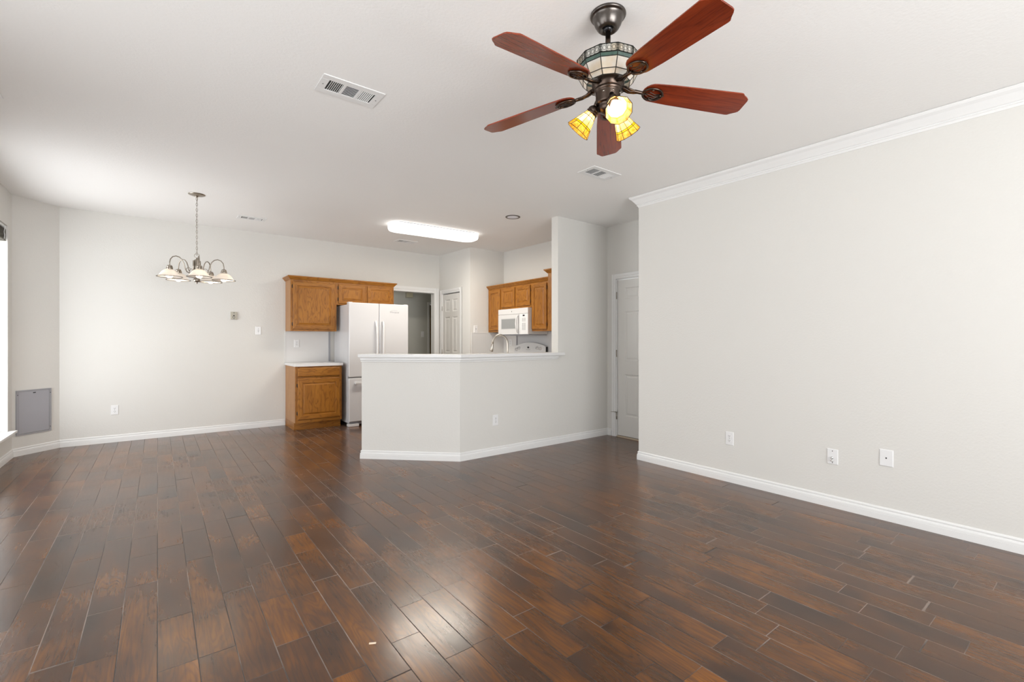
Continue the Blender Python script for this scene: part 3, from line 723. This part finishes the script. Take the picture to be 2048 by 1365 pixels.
o = plate_base('light_switch', (4.165, 6.45, 1.437), 0); tag(o, 'white switch plate on the pantry side wall above the splash panel', 'switch', 'switch plates')
MB().box(-.005, .005, -.013, -.006, -.006, .010).build('toggle', M['slotgrey'], o, .002); screws(o, (.030, -.030))
o = plate_base('light_switch', (4.324, 8.70, 1.378), 0); tag(o, 'pale switch plate on the far hall wall beside the hall door', 'switch', 'switch plates')
MB().box(-.005, .005, -.013, -.006, -.006, .010).build('toggle', M['plate'], o, .002)
o = plate_base('cable_plate', (4.003, 1.308, .378), R(-90), .072, .114); tag(o, 'white wall plate with two coaxial jacks on the right wall', 'wall plate')
for z in (-.008, -.027):
    MB().lathe([(0, .022), (.0045, .022), (.0050, .006), (.0075, .006), (.0075, 0)], 12, T=Tl(0, -.006, z) @ Matrix.Rotation(R(90), 4, 'X')).build('coaxial_jack', M['steel'], o)
screws(o, (.042, -.044), 'slot')
o = plate_base('phone_plate', (4.003, .986, .432), R(-90), .078, .116); tag(o, 'blank white wall plate with one small centre port, rightmost on the right wall', 'wall plate')
MB().box(-.004, .004, -.0068, -.006, -.005, .004).build('port', M['slot'], o)
# phone bracket
o = empty('phone_bracket', (.843, 7.49, 1.592)); tag(o, 'small beige phone mounting plate on the back wall right of the chandelier', 'wall plate')
b = MB(); b.rings([(-.038, .038, -.052, .052, 0), (-.038, .038, -.052, .052, -.016), (-.034, .034, -.048, .048, -.020)]); b.build('cover_plate', M['beige'], o, fixn=False)
for x, z in ((0, .038), (0, -.038)): MB().lathe([(0, .006), (.006, .005), (.0065, 0)], 10, T=Tl(x, -.020, z) @ Matrix.Rotation(R(90), 4, 'X')).build('mounting_stud', M['slotgrey'], o)
MB().box(-.009, .009, -.0215, -.020, -.008, .008).build('port', M['slot'], o); MB().box(-.016, -.011, -.0215, -.020, -.030, -.012).build('port', M['slot'], o); MB().box(.010, .014, -.0215, -.020, -.032, -.012).build('port', M['slot'], o)
# door chime in the hall
o = empty('door_chime', (4.02, 8.70, 2.165)); tag(o, 'cream door chime box high on the far hall wall', 'door chime')
MB().box(-.065, .070, -.055, 0, -.052, .045).build('cover', M['chime'], o, .006); MB().box(-.075, -.065, -.050, 0, -.052, .045).build('side_cap', M['beige'], o, .003)
# access panel on the bay wall: 45 degrees
pa, pb = Vector((-1.210, 7.187)), Vector((-.972, 7.425)); pc = (pa + pb) / 2; wl = (pb - pa).length
o = empty('access_panel', (pc.x, pc.y, .462), R(45)); tag(o, 'grey metal breaker panel cover low on the angled bay wall', 'access panel')
hh = .243
b = MB(); b.box(-wl / 2, -wl / 2 + .022, -.012, 0, -hh, hh); b.box(wl / 2 - .022, wl / 2, -.012, 0, -hh, hh); b.box(-wl / 2 + .022, wl / 2 - .022, -.012, 0, hh - .014, hh); b.box(-wl / 2 + .022, wl / 2 - .022, -.012, 0, -hh, -hh + .014)
b.build('frame', M['greyframe'], o)
dd = MB().box(-wl / 2 + .024, wl / 2 - .024, -.010, 0, -hh + .018, hh - .016).build('door', M['grey'], o)
MB().box(-.012, .012, -.013, -.010, hh - .040, hh - .030).build('latch', M['slot'], dd)
for x in (-wl / 2 + .011, wl / 2 - .011):
    for z in (-hh + .05, hh - .05): MB().lathe([(0, .002), (.004, .0015), (.0045, 0)], 10, T=Tl(x, -.012, z) @ Matrix.Rotation(R(90), 4, 'X')).build('screw', M['slot'], o)

# ------------------------------------------------------------------ ceiling fixtures
def ceil_T(x, y): return (x, y, zc(x, y))
TILT = (.008, .005, 0)   # follows the slight slope of the ceiling
def vent(x0, x1, y0, y1, label, cells=3):
    w, d = x1 - x0, y1 - y0; cx, cy = (x0 + x1) / 2, (y0 + y1) / 2
    o = empty('ceiling_vent', ceil_T(cx, cy), rot=TILT); tag(o, label, 'ceiling vent', 'ceiling vents')
    hw_, hd = w / 2, d / 2; t = .006
    f = MB(); bw, bd = w * .125, d * .22
    f.box(-hw_, hw_, -hd, -hd + bd, -t, 0); f.box(-hw_, hw_, hd - bd, hd, -t, 0); f.box(-hw_, -hw_ + bw, -hd + bd, hd - bd, -t, 0); f.box(hw_ - bw, hw_, -hd + bd, hd - bd, -t, 0)
    iw = w - 2 * bw; cw = iw / 3
    for k in (1, 2): xx = -hw_ + bw + cw * k; f.box(xx - .008, xx + .008, -hd + bd, hd - bd, -t, 0)
    f.build('frame', M['trim'], o, .0015)
    MB().box(-hw_ + bw, hw_ - bw, -hd + bd, hd - bd, -.0012, -.0002).build('duct_backing', M['slot'], o)
    for k in range(3):
        a = -hw_ + bw + cw * k + .008; b_ = a + cw - .016; l = MB(); y0_, y1_ = -hd + bd, hd - bd
        if k == 1:
            n = 9
            for i in range(n):
                yy = y0_ + (i + .5) * (y1_ - y0_) / n; l.box(a, b_, -.0032, .0032, -.0007, .0007, T=Tl(0, yy, -.0035) @ Matrix.Rotation(R(35), 4, 'X'))
        else:
            n = 7
            for i in range(n):
                xx = a + (i + .5) * (b_ - a) / n; l.box(-.0030, .0030, y0_, y1_, -.0007, .0007, T=Tl(xx, 0, -.0035) @ Matrix.Rotation(R(-35 if k == 0 else 35), 4, 'Y'))
        l.build('louvers', M['trim'], o)
    for x in (-hw_ + bw * .5, hw_ - bw * .5): MB().lathe([(0, -.0075), (.004, -.007), (.0042, -t)], 10, T=Tl(x, 0, 0)).build('screw', M['slotgrey'], o)
    return o
vent(.749, 1.112, 2.735, 2.950, 'large white ceiling vent left of the fan')
vent(2.979, 3.333, 2.741, 2.945, 'white ceiling vent just beyond the fan blade tips, near the crown corner')
vent(.79, 1.10, 6.55, 6.74, 'white ceiling vent right of the chandelier chain')
vent(2.89, 3.20, 6.60, 6.80, 'small white ceiling vent behind the long kitchen light')
vent(-1.12, -.775, 4.09, 4.29, 'white ceiling vent at the far left above the left wall')

# long kitchen light
o = empty('ceiling_light', ceil_T(3.02, 5.70), rot=(.008, .005, R(-3.6))); tag(o, 'long white glowing ceiling light over the kitchen', 'ceiling light')
def rrect(hx, hy, r, n=6):
    p = []
    for (sx, sy, a0) in ((1, 1, 0), (-1, 1, 90), (-1, -1, 180), (1, -1, 270)):
        for i in range(n + 1):
            a = R(a0 + 90 * i / n); p.append((sx * (hx - r) + r * math.cos(a), sy * (hy - r) + r * math.sin(a)))
    return p
b = MB(); b.prism(rrect(.615, .155, .11), -.020, 0); b.build('base_pan', M['greyframe'], o)
b = MB(); P0 = rrect(.635, .172, .12); levels = [(1.0, -.014), (1.0, -.040), (.985, -.062), (.95, -.078), (.88, -.086)]
v = []; f = []; n = len(P0)
for s_, z in levels: v += [(x - (1 - s_) * .172 * (1 if x > 0 else -1), y * s_ if s_ > .9 else y * s_, z) for x, y in P0]
for k in range(len(levels) - 1):
    for i in range(n): j = (i + 1) % n; f.append((k * n + i, k * n + j, (k + 1) * n + j, (k + 1) * n + i))
f.append(tuple((len(levels) - 1) * n + i for i in range(n))); f.append(tuple(range(n - 1, -1, -1))); b.add(v, f, True); b.build('diffuser', M['lens'], o)
for x in (-.42, 0, .42): MB().box(x - .008, x + .008, -.176, -.165, -.022, -.006).build('clip', M['trim'], o)

# recessed downlight
o = empty('recessed_downlight', ceil_T(3.452, 4.512), rot=TILT); tag(o, 'round recessed downlight in the ceiling by the bulkhead, switched off', 'ceiling light')
MB().lathe([(.068, -.001), (.090, -.001), (.092, -.004), (.086, -.007), (.070, -.006), (.068, -.003)], 36, closed=True).build('trim_ring', M['pewter'], o)
MB().lathe([(.0, -.0015), (.030, -.002), (.055, -.004), (.069, -.0055), (.0695, -.001)], 32).build('reflector', mat('reflector_metal', (.80, .83, .90), .30, 0.), o)

# ------------------------------------------------------------------ ceiling fan
CX, CY = 1.65, 1.435; ZT = zc(CX, CY)
fan = empty('ceiling_fan', (CX, CY, ZT)); tag(fan, 'five blade cherry and bronze ceiling fan with stained glass bowl and lamps', 'ceiling fan')
def z_(z): return z - ZT
cn = MB(); cn.lathe([(.0, 0), (.081, 0), (.0815, -.006), (.079, -.010), (.074, -.013), (.0715, -.014), (.0695, -.017), (.0665, -.024), (.065, -.030), (.060, -.045), (.050, -.062), (.044, -.068), (.038, -.071), (.034, -.0705), (.030, -.064), (.0, -.060)], 48)
can = cn.build('canopy', M['pewter'], fan)
fr_ = MB()
for i in range(30):
    a = 2 * pi * i / 30; T_ = Matrix.Rotation(a, 4, 'Z') @ Tl(.0665, 0, -.021) @ Matrix.Rotation(R(12), 4, 'Y')
    fr_.tube([(.0, .004 * math.cos(q * pi / 4), .003 * math.sin(q * pi / 4)) for q in range(8)], .0011, 5, T=T_, closed=True)
fr_.build('embossed_band', M['pewter'], can)
b = MB(); b.lathe([(.0, -.060), (.012, -.060), (.0125, z_(2.52)), (0, z_(2.52))], 20); b.build('downrod', M['bronze'], fan)
b = MB(); b.lathe([(0, -.058), (.020, -.060), (.022, -.070), (.013, -.078)], 20); b.build('rod_ball', M['black'], fan)
# stained glass bowl : twelve sided
NB = 12; A0 = R(221.0 - 15 + 2)
prof = [(.145, z_(2.525)), (.1435, z_(2.490)), (.138, z_(2.475)), (.117, z_(2.435)), (.100, z_(2.417))]
def ngon(r, z, n=NB, a0=A0): return [Vector((r * math.cos(a0 + 2 * pi * i / n), r * math.sin(a0 + 2 * pi * i / n), z)) for i in range(n)]
def facet_band(mb, p, q, mi, n, a0, th=.002):
    A = ngon(p[0], p[1], n, a0); B = ngon(q[0], q[1], n, a0); A2 = ngon(p[0] - th, p[1], n, a0); B2 = ngon(q[0] - th, q[1], n, a0)
    for i in range(n):
        j = (i + 1) % n; mb.add([A[i], A[j], B[j], B[i], A2[i], A2[j], B2[j], B2[i]], [(0, 1, 2, 3), (7, 6, 5, 4), (0, 4, 5, 1), (3, 2, 6, 7)], mi=mi)
bw = MB(); facet_band(bw, prof[0], prof[1], 0, NB, A0); facet_band(bw, prof[1], prof[2], 1, NB, A0); facet_band(bw, prof[2], prof[3], 0, NB, A0); facet_band(bw, prof[3], prof[4], 0, NB, A0)
bowl = bw.build('glass_bowl', [M['milk'], M['green']], fan)
ld = MB()
for r_, z in prof:
    P_ = ngon(r_, z)
    ld.tube(P_, .0017 if (r_, z) != prof[0] else .0018, 6, closed=True)
for i in range(NB):
    ld.tube([ngon(r_ + .0002, z)[i] for r_, z in prof], .0018, 6)
ld.build('lead_lines', M['lead'], bowl)
fil = MB()   # filigree with three rosettes on each upper panel
for i in range(NB):
    A = ngon(prof[0][0] + .0012, prof[0][1]); B = ngon(prof[1][0] + .0012, prof[1][1]); j = (i + 1) % NB
    O = (A[i] + A[j] + B[i] + B[j]) / 4; X_ = ((A[j] - A[i]) + (B[j] - B[i])) / 2; Z_ = ((A[i] - B[i]) + (A[j] - B[j])) / 2
    def P2(u_, v_): return O + X_ * u_ + Z_ * v_
    for cu in (-.27, 0, .27):
        fil.tube([P2(cu + .10 * math.cos(q * pi / 3), .26 * math.sin(q * pi / 3)) for q in range(6)], .0008, 4, closed=True)
        for q in range(6):
            a = q * pi / 3; fil.tube([P2(cu + .10 * math.cos(a), .26 * math.sin(a)), P2(cu + .135 * math.cos(a), .42 * math.sin(a))], .0006, 4)
    for v_ in (-.38, -.2, .2, .38):
        for seg_ in ((-.48, -.38), (-.17, -.10), (.10, .17), (.38, .48)): fil.tube([P2(seg_[0], v_), P2(seg_[1], v_)], .0009, 4)
    for v_ in (-.44, .44): fil.tube([P2(-.48, v_), P2(.48, v_)], .0010, 4)
    for u_ in (-.44, -.40, -.135, .135, .40, .44): fil.tube([P2(u_, -.44), P2(u_, .44)], .0006, 4)
fil.build('filigree', M['lead'], bowl)
# motor and switch housing
b = MB(); b.lathe([(.0, z_(2.440)), (.070, z_(2.440)), (.074, z_(2.425)), (.072, z_(2.408)), (.066, z_(2.400)), (.063, z_(2.390)), (0, z_(2.390))], 40); b.build('motor_housing', M['bronze'], fan)
b = MB(); b.lathe([(.0, z_(2.395)), (.064, z_(2.395)), (.066, z_(2.388)), (.058, z_(2.382)), (.056, z_(2.378)), (.056, z_(2.335)), (.052, z_(2.328)), (.044, z_(2.326)), (.045, z_(2.316)), (.040, z_(2.300)), (.022, z_(2.288)), (.008, z_(2.283)), (0, z_(2.283))], 40)
hs = b.build('switch_housing', M['bronze'], fan)
for a in (200, 245, 290, 20, 110): MB().lathe([(0, .004), (.004, .003), (.0045, 0)], 10, T=Matrix.Rotation(R(a), 4, 'Z') @ Tl(.056, 0, z_(2.368)) @ Matrix.Rotation(R(90), 4, 'Y')).build('screw', M['nickel'], hs)
# blades
def blade_shape():
    pts = []; r0, r1 = .165, .662
    n = 10
    for i in range(n + 1):   # rounded root
        a = pi / 2 + pi * i / n; pts.append((r0 + .055 + .055 * math.cos(a), .056 * math.sin(a)))
    pts += [(.30, -.062), (.50, -.069), (r1 - .052, -.0725), (r1 - .042, -.071), (r1 - .028, -.060), (r1 - .012, -.050), (r1 - .003, -.042), (r1, -.030)]
    q = [(x, -y) for x, y in reversed(pts[n + 1:])]
    return pts + q
bs_pts = blade_shape()
def make_blade():
    m = MB(); m.prism(bs_pts, -.003, .003); bl_ = m.build('blade', M['cherry'], fan, .0012)
    # cast scroll iron under the blade
    s = MB()
    s.tube([(.052, 0, .006), (.080, 0, .004), (.105, .004, -.007), (.130, -.003, -.008), (.155, .0, -.008), (.175, 0, -.009)], [.012, .011, .008, .0085, .008, .007], 10)
    s.tube([(.075, .012, .002), (.100, .012, -.006), (.125, .008, -.009), (.150, .003, -.009)], [.005, .005, .004, .003], 8)
    s.tube([(.075, -.012, .002), (.100, -.011, -.006), (.125, -.007, -.009), (.150, -.003, -.009)], [.005, .005, .004, .003], 8)
    ov = lambda cx, a_, b_, z, n_=28: [(cx + a_ * math.cos(2 * pi * i / n_), b_ * math.sin(2 * pi * i / n_), z) for i in range(n_)]
    s.tube(ov(.212, .046, .036, -.009), .0050, 8, closed=True)
    for k, yy in enumerate((-.016, -.004, .008)):
        s.tube([(.172, 0, -.010), (.195, yy * 1.3 + .006, -.012), (.222, yy * 1.0 + .012, -.012), (.250, yy * .5 + .002, -.009)], .0024, 6)
    s.tube([(.254, 0, -.009), (.268, 0, -.010)], [.006, .002], 8)
    for (x, y) in ((.205, .028), (.205, -.028), (.250, 0)): s.lathe([(0, -.016), (.005, -.014), (.0055, -.009)], 10, T=Tl(x, y, 0))
    ir = s.build('blade_iron', M['bronze'], bl_); return bl_, ir
bl0, ir0 = make_blade()
for k in range(5):
    if k == 0: a_ = bl0
    else:
        a_ = bl0.copy(); COL.objects.link(a_); i_ = ir0.copy(); COL.objects.link(i_); i_.parent = a_
    ang = R(40.5 + 72 * k)
    a_.matrix_local = Tl(0, 0, z_(2.412)) @ Matrix.Rotation(ang, 4, 'Z') @ Matrix.Rotation(R(4.6), 4, 'Y') @ Matrix.Rotation(R(-11), 4, 'X')
# lamps
def fan_shade(az):
    r0 = Vector((.055 * math.cos(az), .055 * math.sin(az), z_(2.325))); r1 = Vector((.142 * math.cos(az), .142 * math.sin(az), z_(2.233)))
    d = (r1 - r0).normalized(); q = Vector((0, 0, -1)).rotation_difference(d).to_matrix().to_4x4(); T_ = Matrix.Translation(r0) @ q
    L_ = (r1 - r0).length
    arm = MB(); arm.tube([(.036 * math.cos(az), .036 * math.sin(az), z_(2.325)), r0 * .95 + Vector((0, 0, .002)), r0 + d * .012], [.012, .013, .013], 12)
    arm.lathe([(.0, .004), (.016, .002), (.022, -.004), (.027, -.012), (.028, -.020), (.025, -.021), (.0285, -.024), (.0285, -.030), (.026, -.034), (0, -.034)], 24, T=T_)
    arm_o = arm.build('lamp_arm', M['bronze'], fan)
    ns = 10; P = [(.024, -.030), (.031, -.050), (.046, -.092), (.0490, -.100), (.060, -L_ - .002)]
    mb = MB(T_); a0 = R(9)
    facet_band(mb, P[0], P[1], 0, ns, a0, .0012); facet_band(mb, P[1], P[2], 0, ns, a0, .0012); facet_band(mb, P[2], P[3], 1, ns, a0, .0012); facet_band(mb, P[3], P[4], 2, ns, a0, .0012)
    sh = mb.build('lamp_shade', [M['amber'], M['yellow'], M['gold']], fan)
    ld = MB(T_)
    for r_, z in P: ld.tube(ngon(r_ + .0002, z, ns, a0), .0013, 5, closed=True)
    for i in range(ns): ld.tube([ngon(r_ + .0003, z, ns, a0)[i] for r_, z in P], .0013, 5)
    ld.build('lead_lines', M['lead'], sh)
    bu = MB(T_); bu.lathe([(0, -.034), (.010, -.036), (.013, -.050), (.022, -.066), (.0265, -.080), (.0255, -.092), (.018, -.104), (.008, -.110), (0, -.111)], 20); bu.build('light_bulb', M['bulb'], fan)
for a in (239.5, 119.5 - 0, 359.5): fan_shade(R(a))
for k, (a, ln_) in enumerate(((30, .05), (160, .04))):
    MB().tube([(.05 * math.cos(R(a)), .05 * math.sin(R(a)), z_(2.31)), (.05 * math.cos(R(a)), .05 * math.sin(R(a)), z_(2.31) - ln_)], .0012, 6).build('pull_chain', M['bronze'], fan)

# ------------------------------------------------------------------ chandelier
HX, HY = .329, 5.905; HZ = zc(HX, HY)
ch = empty('chandelier', (HX, HY, HZ)); tag(ch, 'brushed nickel five arm chandelier hanging in the dining area', 'chandelier')
def zh(z): return z - HZ
b = MB(); b.lathe([(0, 0), (.076, 0), (.077, -.004), (.066, -.010), (.040, -.016), (.016, -.020), (.012, -.028), (.006, -.034), (0, -.035)], 36); b.build('canopy', M['cnickel'], ch)
chn = MB(); z = -.034; i = 0; Lk = .036
while HZ + z > 2.165:
    p = [((.0075 * math.cos(a)) * (1 if i % 2 == 0 else 0), (.0075 * math.cos(a)) * (1 if i % 2 else 0), z - Lk * .42 + Lk * .5 * math.sin(a)) for a in [q * pi / 6 for q in range(12)]]
    chn.tube(p, .0019, 6, closed=True); z -= Lk * .80; i += 1
chn.tube([(0.004, .003, -.03), (-.004, -.002, -.3), (.004, .003, zh(2.15))], .0015, 6)
chn.build('chain', M['cnickel'], ch)
b = MB(); cdir = (.795, -.606)
b.tube([(.027 * math.cos(a) * cdir[0], .027 * math.cos(a) * cdir[1], zh(2.138) + .022 * math.sin(a)) for a in [q * pi / 12 for q in range(24)]], .0025, 8, closed=True); b.build('hanging_ring', M['cnickel'], ch)
b = MB(); b.lathe([(0, zh(2.116)), (.006, zh(2.114)), (.008, zh(2.10)), (.020, zh(2.096)), (.022, zh(2.085)), (.022, zh(1.975)), (.034, zh(1.968)), (.036, zh(1.935)), (.024, zh(1.925)), (.020, zh(1.90)), (.030, zh(1.895)), (.031, zh(1.868)), (.022, zh(1.862)), (.006, zh(1.858)), (.008, zh(1.850)), (.003, zh(1.842)), (0, zh(1.840))], 28)
for k in range(6):
    a = k * pi / 3 + .3; zt = 2.088; b.lathe([(0, zh(zt)), (.010, zh(zt - .004)), (.010, zh(1.955)), (0, zh(1.955))], 12, T=Tl(.027 * math.cos(a), .027 * math.sin(a), 0))
b.build('column', M['cnickel'], ch)
def arm_parts():
    m = MB(); pts = [(.030, 0, zh(1.955)), (.062, 0, zh(1.945)), (.092, 0, zh(1.958)), (.110, 0, zh(1.995)), (.118, 0, zh(2.035)), (.135, 0, zh(2.075)), (.160, 0, zh(2.100)), (.190, 0, zh(2.108)), (.220, 0, zh(2.096)), (.240, 0, zh(2.068)), (.247, 0, zh(2.030)), (.247, 0, zh(2.000))]
    m.tube(pts, .0050, 8)
    m.tube([(.104, 0, zh(1.975)), (.088, 0, zh(2.000)), (.070, 0, zh(2.004)), (.060, 0, zh(1.990)), (.066, 0, zh(1.977)), (.076, 0, zh(1.982))], .003, 6)
    m.lathe([(0, zh(2.008)), (.018, zh(2.005)), (.024, zh(1.998)), (.026, zh(1.985)), (.024, zh(1.985)), (.0255, zh(1.980)), (.0275, zh(1.955)), (.0, zh(1.955))], 20, T=Tl(.247, 0, 0))
    for k in range(8):
        a = k * pi / 4; m.box(-.002, .002, -.002, .002, zh(1.957), zh(1.984), T=Tl(.247 + .0275 * math.cos(a), .0275 * math.sin(a), 0))
    arm = m.build('arm', M['cnickel'], ch)
    s = MB(); s.shell([(.026, zh(1.964)), (.044, zh(1.957)), (.062, zh(1.943)), (.077, zh(1.924)), (.088, zh(1.906)), (.098, zh(1.895)), (.107, zh(1.890))], 36, T=Tl(.247, 0, 0), th=.003); sh = s.build('lamp_shade', M['alab'], ch)
    t_ = MB(); t_.lathe([(.1030, zh(1.8870)), (.1105, zh(1.8870)), (.1105, zh(1.8915)), (.1030, zh(1.8915))], 40, T=Tl(.247, 0, 0), closed=True); t_.build('rim', M['rimmetal'], sh)
    u_ = MB(); u_.lathe([(0, zh(1.955)), (.014, zh(1.95)), (.018, zh(1.935)), (.028, zh(1.915)), (.031, zh(1.900)), (.027, zh(1.885)), (.014, zh(1.875)), (0, zh(1.873))], 20, T=Tl(.247, 0, 0)); u_.build('light_bulb', M['cbulb'], sh)
    return arm, sh
a0_, s0_ = arm_parts()
for k in range(5):
    a = R(266.8 + 5 + 72 * k)
    for src in (a0_, s0_):
        if k == 0: src.rotation_euler = (0, 0, a)
        else:
            c_ = src.copy(); COL.objects.link(c_); c_.rotation_euler = (0, 0, a)
            for g_ in list(src.children): h_2 = g_.copy(); COL.objects.link(h_2); h_2.parent = c_
for k in range(5):   # the lamps' own light
    a = R(266.8 + 5 + 72 * k); ld_ = bpy.data.lights.new('chandelier_lamp_light', 'POINT'); ld_.energy = 1.1; ld_.color = (1, .86, .68); ld_.shadow_soft_size = .008
    lo = bpy.data.objects.new('chandelier_lamp_light', ld_); COL.objects.link(lo); lo.location = (HX + .285 * math.cos(a), HY + .285 * math.sin(a), 1.912)
# ------------------------------------------------------------------ small chip on the floor
o = MB().box(-.014, .014, -.004, .004, 0, .004).build('wood_chip', M['chip'], bevel=.001); o.location = (.70, 1.86, 0); o.rotation_euler = (0, 0, R(-30)); tag(o, 'tiny pale wood chip lying on the dark floor near the camera', 'wood chip')
